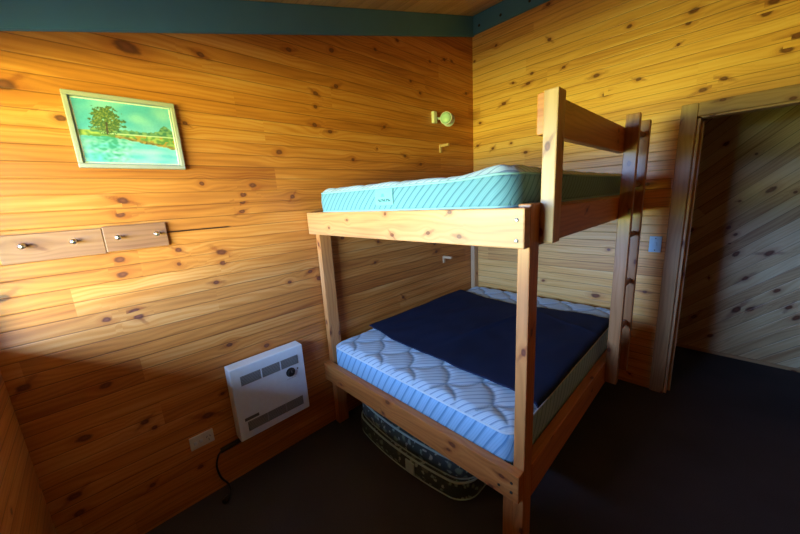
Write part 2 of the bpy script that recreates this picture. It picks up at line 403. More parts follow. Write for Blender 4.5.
K2 = [(-0.25, 2.92, 0.9), (-0.73, 2.8, 1), (-0.59, 2.59, 1), (-0.56, 2.52, 1.2), (-0.42, 2.56, 0.7), (-0.85, 2.56, 0.8), (-1.09, 2.43, 1.3), (-0.33, 2.41, 1.4), (-0.08, 2.29, 1), (-1.28, 2.69, 1), (-1.16, 2.28, 1.4), (-1.36, 2.33, 1), (-0.71, 3.06, 1), (-0.02, 2.86, 0.8), (-1.62, 2.65, 1.6), (-1.6, 2.59, 1), (-1.96, 2.56, 1.5), (-1.94, 2.51, 1.5), (-2.07, 2.35, 1.5), (-2.04, 2.29, 1.7), (-1.18, 2.29, 1), (-1.8, 2.21, 1.1), (-1.71, 2.17, 1.4), (-1.56, 2.48, 0.6), (-1.26, 1.1, 0.8), (-0.75, 0.77, 1), (-1.19, 0.7, 2), (-0.05, 2.08, 1), (-0.22, 2.03, 1), (-0.55, 1.95, 1.2), (-0.41, 2.05, 0.8), (-1.47, 1.6, 0.9), (-1.52, 0.79, 0.9)]
K3 = [(-1.99, 0.96, 1.3), (-2.18, 0.98, 1.4), (-2.13, 1.5, 1.3), (-2.05, 0.46, 1.6), (-2.13, 0.48, 1.2), (-2.34, 0.54, 1), (-2.07, 0.75, 1), (-1.92, 1.19, 0.7), (-1.97, 1.13, 0.7), (-2.26, 0.67, 1), (-1.83, 1.9, 0.9), (-1.68, 1.16, 1), (-1.78, 0.33, 1), (-1.91, 0.17, 1), (-2.39, 0.46, 1.2)]
def rand_knots(n, u0, u1, v0, v1, avoid, seed):
    r = random.Random(seed); out = []
    for _ in range(n):
        u, v = r.uniform(u0, u1), r.uniform(v0, v1)
        if all(abs(u - a) > 0.12 or abs(v - b) > 0.07 for a, b, c in avoid + out): out.append((u, v, r.uniform(0.4, 1.1)))
    return out
def tilt_of(i): return ((i * 37) % 11 - 5) * 0.08

def knot_layer(me, uvco, knots, s=1.0):
    at = me.attributes.new('knot', 'FLOAT_VECTOR', 'POINT')
    data = []
    for (u, v) in uvco:
        best = 1e9; bx = by = 50.0; bi = 0.0
        for i, (a, b, r) in enumerate(knots):
            du, dv = u - a, v - b
            if abs(du) > 0.35 or abs(dv) > 0.35: continue
            t = tilt_of(i)
            ru, rv = 0.0190 * r * s, 0.0135 * (0.45 + 0.55 * r) * s
            x = (du + dv * t) / ru; y = (dv - du * t * 0.6) / rv
            d = x * x + y * y
            if d < best: best, bx, by, bi = d, x, y, float(i + 1)
        data += [bx, by, bi]
    at.data.foreach_set('vector', data)

def board_wall(name, to3, us, vf, mat, knots, holes=(), thick=0.1, thick_dir=1, kind='structure', uvrot=0.0, parent=None):
    """us: breakpoints along; vf(u) -> list of breakpoints across (same length for every u)"""
    bm = bmesh.new(); uvl = bm.loops.layers.uv.new('UVMap'); co = []; idx = {}
    grid = []
    for u in us:
        row = []
        for v in vf(u):
            vert = bm.verts.new(to3(u, v)); row.append(vert); co.append((u, v))
        grid.append(row)
    cr_, sr_ = math.cos(uvrot), math.sin(uvrot)
    uvco = [(u * cr_ + v * sr_, -u * sr_ + v * cr_) for u, v in co]
    bm.verts.index_update()
    nv = len(grid[0])
    for i in range(len(us) - 1):
        for j in range(nv - 1):
            cu = (co[i * nv + j][0] + co[(i + 1) * nv + j + 1][0]) / 2; cv = (co[i * nv + j][1] + co[(i + 1) * nv + j + 1][1]) / 2
            if any(h[0] < cu < h[1] and h[2] < cv < h[3] for h in holes): continue
            q = [grid[i][j], grid[i + 1][j], grid[i + 1][j + 1], grid[i][j + 1]]
            f = bm.faces.new(q if thick_dir > 0 else list(reversed(q)))
            for l in f.loops: l[uvl].uv = uvco[l.vert.index]
    me = bpy.data.meshes.new(name); bm.to_mesh(me); bm.free(); me.materials.append(mat)
    knot_layer(me, uvco, knots)
    o = bpy.data.objects.new(name, me); link(o, parent, kind=kind)
    so = o.modifiers.new('thickness', 'SOLIDIFY'); so.thickness = thick; so.offset = -1.0
    return o

def brk(a, b, step, extra=()):
    n = max(1, round(abs(b - a) / step)); s = [a + (b - a) * i / n for i in range(n + 1)]
    for e in extra:
        k = min(range(len(s)), key=lambda i: abs(s[i] - e)); s[k] = e
    return s

CEIL0, SLOPE = 3.245, 0.271          # ceiling height at the far corner and its fall towards the window wall
def ceil_z(x): return CEIL0 + SLOPE * x
YF, XH = -3.4, 1.03
k1 = K1 + rand_knots(8, -3.3, 0, 0.1, 3.1, K1, 3)
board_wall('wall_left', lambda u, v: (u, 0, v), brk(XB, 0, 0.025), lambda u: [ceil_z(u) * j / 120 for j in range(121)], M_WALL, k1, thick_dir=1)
k2 = K2 + rand_knots(14, -3.4, -0.05, 0.05, 2.1, K2, 5)
DY0, DY1, DZ = -2.50, -1.70, 2.01
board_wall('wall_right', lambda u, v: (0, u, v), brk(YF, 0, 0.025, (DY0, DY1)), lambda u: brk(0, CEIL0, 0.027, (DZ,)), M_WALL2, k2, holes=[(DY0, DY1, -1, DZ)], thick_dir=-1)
k4 = rand_knots(50, YF, 0, 0, 2.4, [], 8)
board_wall('wall_back', lambda u, v: (XB, u, v), brk(YF, 0, 0.05, (WIN_Y0, WIN_Y1)), lambda u: brk(0, ceil_z(XB), 0.05, (WIN_Z0, WIN_Z1)), M_WALL, k4, holes=[(WIN_Y0, WIN_Y1, WIN_Z0, WIN_Z1)], thick_dir=1)
board_wall('wall_front', lambda u, v: (u, YF, v), brk(XB, 0, 0.05), lambda u: [ceil_z(u) * j / 60 for j in range(61)], M_WALL, k4, thick_dir=-1)

# ceiling and roof overhang beyond the window wall (boards run across the slope)
EAVE = XB - 1.30
def roof_slab(name, x0, x1, y0, y1, mat):
    bm = bmesh.new()
    for (x, y, dz) in ((x0, y0, 0), (x1, y0, 0), (x1, y1, 0), (x0, y1, 0), (x0, y0, .12), (x1, y0, .12), (x1, y1, .12), (x0, y1, .12)):
        bm.verts.new((x, y, ceil_z(x) + dz))
    bm.verts.ensure_lookup_table()
    for f in ((3, 2, 1, 0), (4, 5, 6, 7), (0, 1, 5, 4), (1, 2, 6, 5), (2, 3, 7, 6), (3, 0, 4, 7)): bm.faces.new([bm.verts[i] for i in f])
    box_uv(bm, 1, 0.0)
    o = mesh_obj(name, bm, mat, kind='structure')
    knot_layer(o.data, [(50, 50)] * len(o.data.vertices), [])
roof_slab('ceiling', XB - .1, 0.1, YF - .1, .1, M_CEIL)
roof_slab('roof_overhang', EAVE, XB - .101, -7.0, 3.0, M_SOFFIT)

bm = bmesh.new(); add_box(bm, (XB - .1, YF - .1, -0.1), (XH + .1, 0.1, 0.0))
mesh_obj('floor', bm, M_CARPET, kind='structure')

# hallway behind the doorway
k3 = []
ANG = math.radians(-42.7)
def rot2(u, v): return (u * math.cos(ANG) + v * math.sin(ANG), -u * math.sin(ANG) + v * math.cos(ANG))
allk = [(a, b, s * 1.5) for a, b, s in K3] + rand_knots(26, YF, -1.2, 0, 2.3, K3, 11)
k3 = [(*rot2(a, b), s) for a, b, s in allk]
board_wall('wall_hall', lambda u, v: (XH, u, v), brk(YF, -1.1, 0.025), lambda u: brk(0, 2.35, 0.03), M_HALL, k3, thick_dir=-1, uvrot=ANG)
bm = bmesh.new(); add_box(bm, (0.1, -1.2, 0), (XH, -1.1, 2.35)); box_uv(bm, 0, 3.0); o = mesh_obj('wall_hall_end', bm, M_RACK, kind='structure')
bm = bmesh.new(); add_box(bm, (0.1, YF - .1, 0), (XH, YF, 2.35)); box_uv(bm, 0, 3.0); o = mesh_obj('wall_hall_far', bm, M_RACK, kind='structure')
bm = bmesh.new(); add_box(bm, (0.1, YF - .1, 2.35), (XH + .1, -1.1, 2.45)); mesh_obj('ceiling_hall', bm, M_PLASTER, kind='structure')
lumber('baseboard_hall', (XH - .015, YF, 0), (XH, -1.2, 0.028), M_PALE, kind='structure', bevel=.002)

# painted beams under the ceiling: one follows the slope on the left wall, one is level on the right wall
def beam(name, pts, d, thick_vec):
    bm = bmesh.new(); vs = []
    for off in (Vector((0, 0, 0)), Vector(thick_vec)):
        for p in pts: vs.append(bm.verts.new(Vector(p) + off))
    n = len(pts)
    bm.faces.new(vs[:n]); bm.faces.new(list(reversed(vs[n:])))
    for i in range(n): bm.faces.new((vs[i], vs[i + n], vs[(i + 1) % n + n], vs[(i + 1) % n]))
    bmesh.ops.recalc_face_normals(bm, faces=bm.faces[:])
    bmesh.ops.bevel(bm, geom=bm.edges[:], offset=0.003, segments=2, affect='EDGES')
    return mesh_obj(name, bm, M_BEAM, kind='structure')
beam('trim_1', [(XB, 0, ceil_z(XB) - .001), (0, 0, ceil_z(0) - .001), (0, 0, 3.075), (XB, 0, 2.205)], 0, (0, -0.025, 0))
tb = beam('trim_2', [(0, YF, CEIL0 - .008), (0, -0.025, CEIL0 - .008), (0, -0.025, 3.08), (0, YF, 3.08)], 0, (-0.025, 0, 0))
for y in (-0.09, -0.307, -0.568, -0.85, -1.15):
    bm = bmesh.new(); add_lathe(bm, (-0.024, y, 3.135), (-1, 0, 0), [(0, .012), (.003, .012), (.006, .007)], 16)
    mesh_obj('bolt', bm, M_DARKMETAL, tb)

# window: lining frame and pane
def rect_frame(name, lo, hi, w, axis, mat, parent=None, **kw):
    """frame of four mitred-looking bars in the plane normal to axis"""
    bm = bmesh.new(); a, b = [i for i in range(3) if i != axis]
    def bar(l2, h2):
        l = list(lo); h = list(hi); l[a], h[a] = l2[0], h2[0]; l[b], h[b] = l2[1], h2[1]; add_box(bm, l, h, 0.003)
    bar((lo[a], lo[b]), (hi[a], lo[b] + w)); bar((lo[a], hi[b] - w), (hi[a], hi[b]))
    bar((lo[a], lo[b] + w), (lo[a] + w, hi[b] - w)); bar((hi[a] - w, lo[b] + w), (hi[a], hi[b] - w))
    box_uv(bm, None, random.uniform(0, 9))
    return mesh_obj(name, bm, mat, parent, **kw)
wf = rect_frame('window_1', (XB - .11, WIN_Y0 - .04, WIN_Z0 - .04), (XB - .07, WIN_Y1 + .04, WIN_Z1 + .04), 0.045, 0, M_WHITE, kind='structure')
bm = bmesh.new(); add_box(bm, (XB - .092, WIN_Y0, WIN_Z0), (XB - .088, WIN_Y1, WIN_Z1)); mesh_obj('window_pane', bm, M_PANE, wf)

# doorway: architrave, lining
def archi(name, lo, hi): return lumber(name, lo, hi, M_TRIM, kind='structure', bevel=.005, seg=2)
archi('trim_3', (-0.022, -1.70, 0), (0, -1.615, 2.095))
archi('trim_4', (-0.022, -2.50, 2.012), (0, -1.7005, 2.095))
archi('trim_5', (-0.022, -2.585, 0), (0, -2.5005, 2.095))
jm = lumber('trim_6', (0.0, -1.718, 0), (0.105, -1.701, 2.0), M_PALE, kind='structure', bevel=.003)
lumber('trim_7', (0.0, -2.499, 2.0), (0.105, -1.719, 2.011), M_PALE, kind='structure', bevel=.003)
lumber('trim_8', (0.0, -2.499, 0), (0.105, -2.482, 1.999), M_PALE, kind='structure', bevel=.003)
lumber('trim_9', (0.055, -1.735, 0), (0.07, -1.7185, 1.985), M_TRIM, kind='structure', bevel=.002)
bm = bmesh.new(); add_box(bm, (0.02, -1.7205, 0.98), (0.045, -1.718, 1.06), .001); mesh_obj('strike_plate', bm, M_DARKMETAL, jm)

# ---------------------------------------------------------------- bunk bed
X0, X1 = -1.954, -0.004         # outer face of the foot rails, end by the right wall
Y0, Y1 = -0.012, -1.450         # end of the bed against the left wall, outer side
T = 0.045
bed = thing('bunk_bed', (X0, Y1, 0), 'pine double bunk bed with raised guard rail and side ladder, in the room corner', 'bunk bed')
def screw_at(parent, p, axis, r=0.007, mat=None):
    bm = bmesh.new(); add_lathe(bm, p, axis, [(0, r), (.002, r), (.0035, r * .55)], 16); mesh_obj('bolt', bm, mat or M_BOLT, parent)
def knotty_rail(name, z0, z1, mat, knots):
    bm = bmesh.new(); add_box(bm, (X0, Y1, z0), (X0 + T, Y0, z1), 0.005, 2)
    for y in range(1, 48):
        yy = Y1 + (Y0 - Y1) * y / 48
        bmesh.ops.bisect_plane(bm, geom=bm.verts[:] + bm.edges[:] + bm.faces[:], plane_co=(0, yy, 0), plane_no=(0, 1, 0))
    for k in range(1, 6):
        bmesh.ops.bisect_plane(bm, geom=bm.verts[:] + bm.edges[:] + bm.faces[:], plane_co=(0, 0, z0 + (z1 - z0) * k / 6), plane_no=(0, 0, 1))
    box_uv(bm, 1, random.uniform(0, 40)); bm.verts.index_update()
    yz = [(v.co.y, v.co.z) for v in bm.verts]
    o = mesh_obj(name, bm, mat, bed); knot_layer(o.data, yz, knots, 0.75); return o
ur = knotty_rail('upper_foot_rail', 1.407, 1.545, M_RAILWOOD, [(-0.26, 1.453, .8), (-0.806, 1.432, 1), (-0.766, 1.531, .8), (-1.031, 1.449, .9), (-1.189, 1.44, .9), (-1.146, 1.535, .9), (-.45, 1.50, .5)])
lr = knotty_rail('lower_foot_rail', 0.369, 0.498, M_LOWRAIL, [(-0.682, 0.482, 1.6), (-0.635, 0.392, 1), (-1.127, 0.466, 1.6), (-1.105, 0.425, .9), (-1.377, 0.46, 1), (-1.329, 0.377, 1), (-0.21, 0.402, .9)])
for z in (1.505, 1.435): screw_at(ur, (X0, Y1 + .028, z), (-1, 0, 0))
for z in (0.455, 0.41):
    screw_at(lr, (X0, Y1 + .03, z), (-1, 0, 0), .006, M_DARKMETAL); 
screw_at(lr, (X0, Y1 + .085, 0.41), (-1, 0, 0), .006, M_DARKMETAL)
XP = X0 + T
lumber('corner_post', (XP, Y1, 0), (XP + .075, Y1 + .045, 1.556), M_BED, bed)
lumber('corner_post', (XP, -0.062, 0), (XP + .085, -0.016, 1.53), M_BED, bed)
lumber('corner_post', (-0.079, -0.05, 0), (X1, -0.005, 1.53), M_PALE, bed)
lumber('corner_post', (-0.079, Y1 + .046, 0), (X1, Y1 + .091, 1.53), M_BED, bed)
lumber('post_cleat', (XP, Y1 + .0455, 0), (XP + .045, Y1 + .09, 0.40), M_BED, bed)
XS = XP + .0755
lumber('side_rail', (XS, Y1, 1.405), (X1, Y1 + T, 1.535), M_BED, bed)
lumber('side_rail', (XS, Y1, 0.315), (X1, Y1 + T, 0.475), M_BED, bed)
lumber('side_rail', (XP + .086, -.062, 1.405), (-.08, -.017, 1.52), M_BED, bed)
lumber('side_rail', (XP + .086, -.062, 0.34), (-.08, -.017, 0.455), M_BED, bed)
lumber('bed_base', (XP + .001, Y1 + T + .052, 1.527), (-.081, -.064, 1.545), M_PALE, bed)
lumber('bed_base', (XP + .001, Y1 + T + .052, 0.425), (-.081, -.064, 0.44), M_PALE, bed)
lumber('guard_post', (-1.838, -1.498, 1.415), (-1.772, Y1 - .0005, 1.915), M_PALE, bed)
lumber('guard_rail', (-1.803, Y1, 1.785), (-0.665, Y1 + .036, 1.920), M_BED, bed)
lad = bpy.data.objects.new('ladder', None); link(lad, bed); lad.location = Vector((-0.70, -1.48, 0.33)) - Vector(bed.location)
LADW = M_LADDER
for x in (-0.715, -0.415):
    lumber('upright', (x, -1.517, 0.335 if x < -.5 else 0.30), (x + .045, Y1 - .0005, 1.985), LADW, lad)
for z in (0.67, 0.97, 1.29, 1.60, 1.90):
    bm = bmesh.new(); add_cyl(bm, (-0.671, -1.483, z), (-0.4145, -1.483, z), 0.016, n=20)
    box_uv(bm, 0, z * 5); mesh_obj('rung', bm, M_RACK, lad, smooth=True)

# ---------------------------------------------------------------- mattresses
def superbox(lo, hi, r, nx, ny, nz, quilt=0.0, bulge=0.006, dome=0.0, top_fn=None, slant=1.0):
    """rounded slab: grid box whose corners are rounded in plan and section; returns bm with UV, materials 0 top 1 side, seam layer"""
    bm = bmesh.new(); V = {}
    uvl = bm.loops.layers.uv.new('UVMap'); sl = bm.verts.layers.float.new('seam')
    def P(i, j, k): return (i, j, k)
    def get(i, j, k):
        key = (i, j, k)
        if key not in V:
            V[key] = bm.verts.new((lo[0] + (hi[0] - lo[0]) * i / nx, lo[1] + (hi[1] - lo[1]) * j / ny, lo[2] + (hi[2] - lo[2]) * k / nz))
        return V[key]
    faces = []
    for i in range(nx):
        for j in range(ny):
            faces.append(((get(i, j, nz), get(i + 1, j, nz), get(i + 1, j + 1, nz), get(i, j + 1, nz)), 0))
            faces.append(((get(i, j + 1, 0), get(i + 1, j + 1, 0), get(i + 1, j, 0), get(i, j, 0)), 0))
    for k in range(nz):
        for i in range(nx):
            faces.append(((get(i, 0, k), get(i + 1, 0, k), get(i + 1, 0, k + 1), get(i, 0, k + 1)), 1))
            faces.append(((get(i + 1, ny, k), get(i, ny, k), get(i, ny, k + 1), get(i + 1, ny, k + 1)), 1))
        for j in range(ny):
            faces.append(((get(0, j + 1, k), get(0, j, k), get(0, j, k + 1), get(0, j + 1, k + 1)), 1))
            faces.append(((get(nx, j, k), get(nx, j + 1, k), get(nx, j + 1, k + 1), get(nx, j, k + 1)), 1))
    for vs, mi in faces:
        f = bm.faces.new(vs); f.material_index = mi; f.smooth = True
        n = f.normal if f.normal.length else None
        for l in f.loops:
            c = l.vert.co
            if mi == 0: l[uvl].uv = (c.x, c.y)
            else:
                fx = all(abs(q.co.x - vs[0].co.x) < 1e-6 for q in vs)
                l[uvl].uv = ((c.y if fx else lo[1] + lo[0] - c.x), c.z * slant)
    S = 0.19
    for (i, j, k), v in V.items():
        c = v.co.copy()
        # round the corners in plan
        cx = min(max(c.x, lo[0] + r), hi[0] - r); cy = min(max(c.y, lo[1] + r), hi[1] - r)
        d = Vector((c.x - cx, c.y - cy))
        if d.length > r: d = d.normalized() * r; c.x, c.y = cx + d.x, cy + d.y
        zc = (c.z - lo[2]) / (hi[2] - lo[2])
        b = bulge * math.sin(math.pi * zc)
        if i in (0, nx) or j in (0, ny):
            dd = Vector((c.x - cx, c.y - cy))
            if dd.length > 1e-6: dd.normalize(); c.x += dd.x * b; c.y += dd.y * b
        edge = min(c.x - lo[0], hi[0] - c.x, c.y - lo[1], hi[1] - c.y)
        if abs(c.x - cx) > 1e-9 and abs(c.y - cy) > 1e-9: edge = max(0.0, r - math.hypot(c.x - cx, c.y - cy))
        if k == nz:
            t = min(1.0, max(0.0, edge / 0.05))
            c.z += dome * math.sin(t * math.pi / 2)
            if quilt:
                a = (c.x - c.y) / math.sqrt(2) / S + 0.05; bq = (c.x + c.y) / math.sqrt(2) / S + 0.30
                a2 = a - 0.16 * abs(math.sin(math.pi * bq)); b2 = bq + 0.14 * abs(math.sin(math.pi * a))
                da = abs(a2 - round(a2)); db = abs(b2 - round(b2)); dm = min(da, db)
                h = 1 - math.exp(-(dm / 0.13) ** 1.3)
                c.z += quilt * (h - 0.5) * t
                v[sl] = math.exp(-(dm / 0.042) ** 2) * (1.0 if t > .6 else 0.2)
            if top_fn: c.z += top_fn(c.x, c.y) * t
        v.co = c
    if top_fn:
        for (i, j, k), v in V.items():
            if k != nz: v.co.z += top_fn(v.co.x, v.co.y) * 0.4 * (k / nz)
            elif i in (0, nx) or j in (0, ny): v.co.z += top_fn(v.co.x, v.co.y) * 0.4
    bmesh.ops.recalc_face_normals(bm, faces=bm.faces[:])
    return bm

def plan_loop(lo, hi, r, z, inset=0.0, top_fn=None):
    pts = []
    l0, l1, h0, h1 = lo[0] + inset, lo[1] + inset, hi[0] - inset, hi[1] - inset
    for (cx, cy, a0) in ((h0 - r, h1 - r, 0), (l0 + r, h1 - r, 90), (l0 + r, l1 + r, 180), (h0 - r, l1 + r, 270)):
        for k in range(7):
            a = math.radians(a0 + 15 * k); pts.append([cx + r * math.cos(a), cy + r * math.sin(a), z])
    out = []
    for i in range(len(pts)):
        a, b = Vector(pts[i]), Vector(pts[(i + 1) % len(pts)]); n = max(1, int((b - a).length / 0.06))
        for k in range(n): out.append(a.lerp(b, k / n))
    if top_fn:
        for p in out: p.z += top_fn(p.x, p.y) * 0.4
    return out

def mattress(name, lo, hi, r, mats, pip, label, cat, quilt=0.008, dome=0.012, top_fn=None, n=(230, 170, 6), group=None, pr=0.005, slant=1.0):
    t = thing(name, ((lo[0] + hi[0]) / 2, (lo[1] + hi[1]) / 2, lo[2]), label, cat, group)
    bm = superbox(lo, hi, r, n[0], n[1], n[2], quilt, dome=dome, top_fn=top_fn, slant=slant)
    mesh_obj('cover', bm, mats, t)
    for z in (hi[2] - .002, lo[2] + .001):
        bm = bmesh.new(); add_tube(bm, plan_loop(lo, hi, r, z, 0.001, top_fn if z > lo[2] + .05 else None), pr, 8, True)
        mesh_obj('piping', bm, pip, t, smooth=True)
    return t

def up_top(x, y):
    s = 0.015 * math.exp(-(((y + 1.33) / .10) ** 2)) * math.exp(-((x + 1.93) / .5) ** 2)
    return s - 0.010 * math.exp(-((y + 1.12) / .22) ** 2) + 0.012 * math.sin((y + .2) * 3.0) * 0.3
um = mattress('mattress', (-1.938, -1.402, 1.5475), (-0.09, -0.135, 1.658), 0.08, [M_TICK_TOP, M_TICK_AQUA], M_PIPE_AQUA,
         'pale aqua striped mattress on the upper bunk', 'mattress', quilt=0.007, dome=0.024, top_fn=up_top)
lm = mattress('mattress', (-1.900, -1.397, 0.444), (-0.087, -0.070, 0.618), 0.06, [M_TICK_TOP, M_TICK_SIDE], M_PIPING,
         'quilted pale blue mattress on the lower bunk, under the navy sheet', 'mattress', quilt=0.010, dome=0.026, slant=0.57)

# printed tag sewn on the upper mattress border
def painted_grid(name, fn, to3, nu, nv, mat, parent, flip=False):
    bm = bmesh.new(); cl = bm.verts.layers.float_color.new('paint'); g = []
    for i in range(nu + 1):
        col = []
        for j in range(nv + 1):
            v = bm.verts.new(to3(i / nu, j / nv)); c = fn(i / nu, j / nv); v[cl] = (*[max(0, min(1, q)) for q in c], 1); col.append(v)
        g.append(col)
    for i in range(nu):
        for j in range(nv):
            q = [g[i][j], g[i + 1][j], g[i + 1][j + 1], g[i][j + 1]]
            bm.faces.new(list(reversed(q)) if flip else q)
    bmesh.ops.recalc_face_normals(bm, faces=bm.faces[:])
    o = mesh_obj(name, bm, mat, parent)
    so = o.modifiers.new('thickness', 'SOLIDIFY'); so.thickness = 0.0015; so.offset = 0
    return o
def tag_paint(s, t):
    base = (0.14, 0.42, 0.52)
    if 0.22 < t < 0.40 and 0.18 < s < 0.86 and math.sin(s * 60) + 0.9 * math.sin(s * 23 + t * 30) > -0.7: return (0.02, 0.12, 0.17)
    if 0.5 < t < 0.72 and abs(s - 0.45) < 0.12 - (t - .5) * .3: return (0.07, 0.28, 0.36)
    return base
painted_grid('brand_tag', tag_paint, lambda s, t: (-1.9445 - 0.004 * math.sin(math.pi * t), -0.695 - 0.125 * s, 1.572 + 0.075 * t), 60, 30, M_CARE, um)

# folded floral mattress under the bed: two layers
fm = thing('folded_mattress', (-1.5, -0.65, 0), 'dark floral mattress folded in two on the floor under the lower bunk', 'mattress')
def bow(y): return 0.0
for (z0, z1, dx) in ((0.002, 0.118, 0.0), (0.120, 0.235, 0.02)):
    lo, hi = (-1.880 + dx, -1.120, z0), (-1.05, -0.190, z1)
    bm = superbox(lo, hi, 0.10, 60, 60, 5, 0.0, bulge=0.012, dome=0.004)
    for v in bm.verts:
        v.co.x += 0.05 * ((v.co.y + 0.655) / 0.46) ** 2 if v.co.x < -1.5 else 0
    part = mesh_obj('layer', bm, M_FLORAL, fm)
    for z in (z0 + .008, z1 - .004):
        pts = plan_loop(lo, hi, 0.10, z, -0.001)
        for p in pts:
            if p.x < -1.5: p.x += 0.05 * ((p.y + 0.655) / 0.46) ** 2
        bm = bmesh.new(); add_tube(bm, pts, 0.006, 8, True); mesh_obj('piping', bm, M_PIPE2, part, smooth=True)
bm = bmesh.new(); add_box(bm, (-1.894, -0.80, 0.022), (-1.884, -0.73, 0.10), .003); mesh_obj('label_patch', bm, M_PIPE2, fm)

# ---------------------------------------------------------------- navy sheet spread over the lower mattress
def sheet():
    bm = bmesh.new(); NU, NV = 90, 90; g = []
    for i in range(NU + 1):
        s = i / NU; row = []
        for j in range(NV + 1):
            t = j / NV
            y = -0.075 - t * 1.335
            xf = -1.575 - 0.125 * t - 0.02 * math.sin(t * 5.2) + 0.008 * math.sin(t * 17)
            xb = -0.375 - 0.10 * math.sin(min(1, t * 1.25) * math.pi) - 0.03 * t
            x = xf + (xb - xf) * s
            w = 0.008 * noise.noise(Vector((x * 2.2 + y, y * 5.0, 0))) + 0.006 * noise.noise(Vector((x * 5, y * 11.0, 3)))
            fold = 0.020 * math.exp(-((y + .80 + (x + 1.0) * .22) / .018) ** 2) * math.exp(-((x + .95) / .38) ** 2)
            fold += 0.006 * math.exp(-((x + .62 - (y + 1.1) * .4) / .014) ** 2) * math.exp(-((y + 1.15) / .25) ** 2)
            z = 0.664 + w + fold
            e = -1.378 - y
            if e > 0: z -= (e / 0.032) ** 2 * 0.020
            row.append(bm.verts.new((x, y, z)))
        g.append(row)
    for i in range(NU):
        for j in range(NV): bm.faces.new((g[i][j], g[i][j + 1], g[i + 1][j + 1], g[i + 1][j]))
    bmesh.ops.recalc_face_normals(bm, faces=bm.faces[:])
    o = mesh_obj('sheet', bm, M_NAVY, smooth=True, label='navy blue cloth sheet spread flat over the lower mattress', cat='sheet')
    so = o.modifiers.new('thickness', 'SOLIDIFY'); so.thickness = 0.004; so.offset = 0
sheet()

# ---------------------------------------------------------------- framed watercolour on the left wall
pic = thing('framed_picture', (-2.765, 0, 1.80), 'watercolour of a river landscape in a pale wooden frame on the left wall', 'picture')
rect_frame('frame', (-2.955, -0.028, 1.798), (-2.578, -0.001, 2.096), 0.018, 1, M_FRAME, pic)
def landscape(s, t):
    N = lambda a, b, c: noise.noise(Vector((s * a, t * b, c)))
    n1, n2, n3 = N(5, 6, 1), N(22, 24, 5), N(60, 60, 2)
    c = Vector((0.08, 0.42, 0.68)).lerp(Vector((0.22, 0.56, 0.70)), max(0, min(1, .4 + n1)))
    horizon = 0.47
    if t < horizon:                                   # water, pale with green reflections under the tree
        c = Vector((0.13, 0.50, 0.72)).lerp(Vector((0.35, 0.70, 0.80)), max(0, min(1, .5 + 1.3 * N(4, 12, 7))))
        g = math.exp(-((s - .28) / .20) ** 2) * (0.35 + 0.65 * (t / horizon))
        c = c.lerp(Vector((0.03, 0.30, 0.24)), max(0, min(.95, g * (1.0 + 1.6 * n2))))
    low = 0.43 - 0.24 * max(0.0, (s - .3)) ** 1.1
    if low + 0.02 * n2 < t < 0.52:                    # grassy bank widening to the right
        c = Vector((0.10, 0.25, 0.07)).lerp(Vector((0.36, 0.46, 0.12)), max(0, min(1, .55 + 1.4 * n2 + n1)))
        if t < low + .045 and s > .35: c = Vector((0.26, 0.20, 0.06)) * (1 + n2)
        if N(18, 14, 4) > .28 and s > .5: c = Vector((0.40, 0.26, 0.05))
    if .475 < t < .492 and s > .22: c = Vector((0.50, 0.62, 0.42))
    top = 0.54 + 0.05 * abs(N(16, 0, 9)) + 0.13 * math.exp(-((s - .90) / .07) ** 2)
    if 0.49 < t < top + .02 * n2 and s > .12: c = Vector((0.05, 0.19, 0.12)).lerp(Vector((0.20, 0.36, 0.16)), max(0, min(1, .4 + 2 * n2)))
    for (cx, cy, rx, ry) in ((.30, .76, .13, .15), (.23, .64, .10, .12), (.36, .66, .11, .12), (.29, .58, .14, .10)):
        d = ((s - cx) / rx) ** 2 + ((t - cy) / ry) ** 2 + 1.1 * n2 + .6 * n3
        if d < 0.85:
            c = Vector((0.045, 0.12, 0.05)).lerp(Vector((0.22, 0.27, 0.07)), max(0, min(1, .25 + 2.2 * n3 + n2)))
    if abs(s - 0.285 - .06 * (t - .5)) < 0.009 and 0.46 < t < 0.66: c = Vector((0.06, 0.05, 0.03))
    return c
painted_grid('painting', landscape, lambda s, t: (-2.936 + 0.339 * s, -0.014, 1.817 + 0.260 * t), 150, 115, M_PAINTING, pic)
rect_frame('mount', (-2.935, -0.017, 1.818), (-2.598, -0.012, 2.076), 0.006, 1, M_PLATE, pic)

# ---------------------------------------------------------------- coat rack on the left wall
rack = thing('coat_rack', (-2.96, 0, 1.435), 'brown wooden board rack with four metal knobs below the picture', 'coat rack')
lumber('backboard', (-3.232, -0.020, 1.436), (-2.935, -0.001, 1.546), M_RACK, rack)
lumber('backboard', (-2.934, -0.020, 1.440), (-2.705, -0.001, 1.552), M_RACK, rack)
for i, x in enumerate((-3.168, -3.028, -2.888, -2.748)):
    bm = bmesh.new(); add_lathe(bm, (x, -0.020, 1.502), (0, -1, 0), [(0, .010), (.003, .010), (.006, .0045), (.020, .004), (.025, .009), (.032, .011), (.037, .008), (.039, .003)], 20)
    mesh_obj('knob', bm, M_METAL, rack, smooth=True)

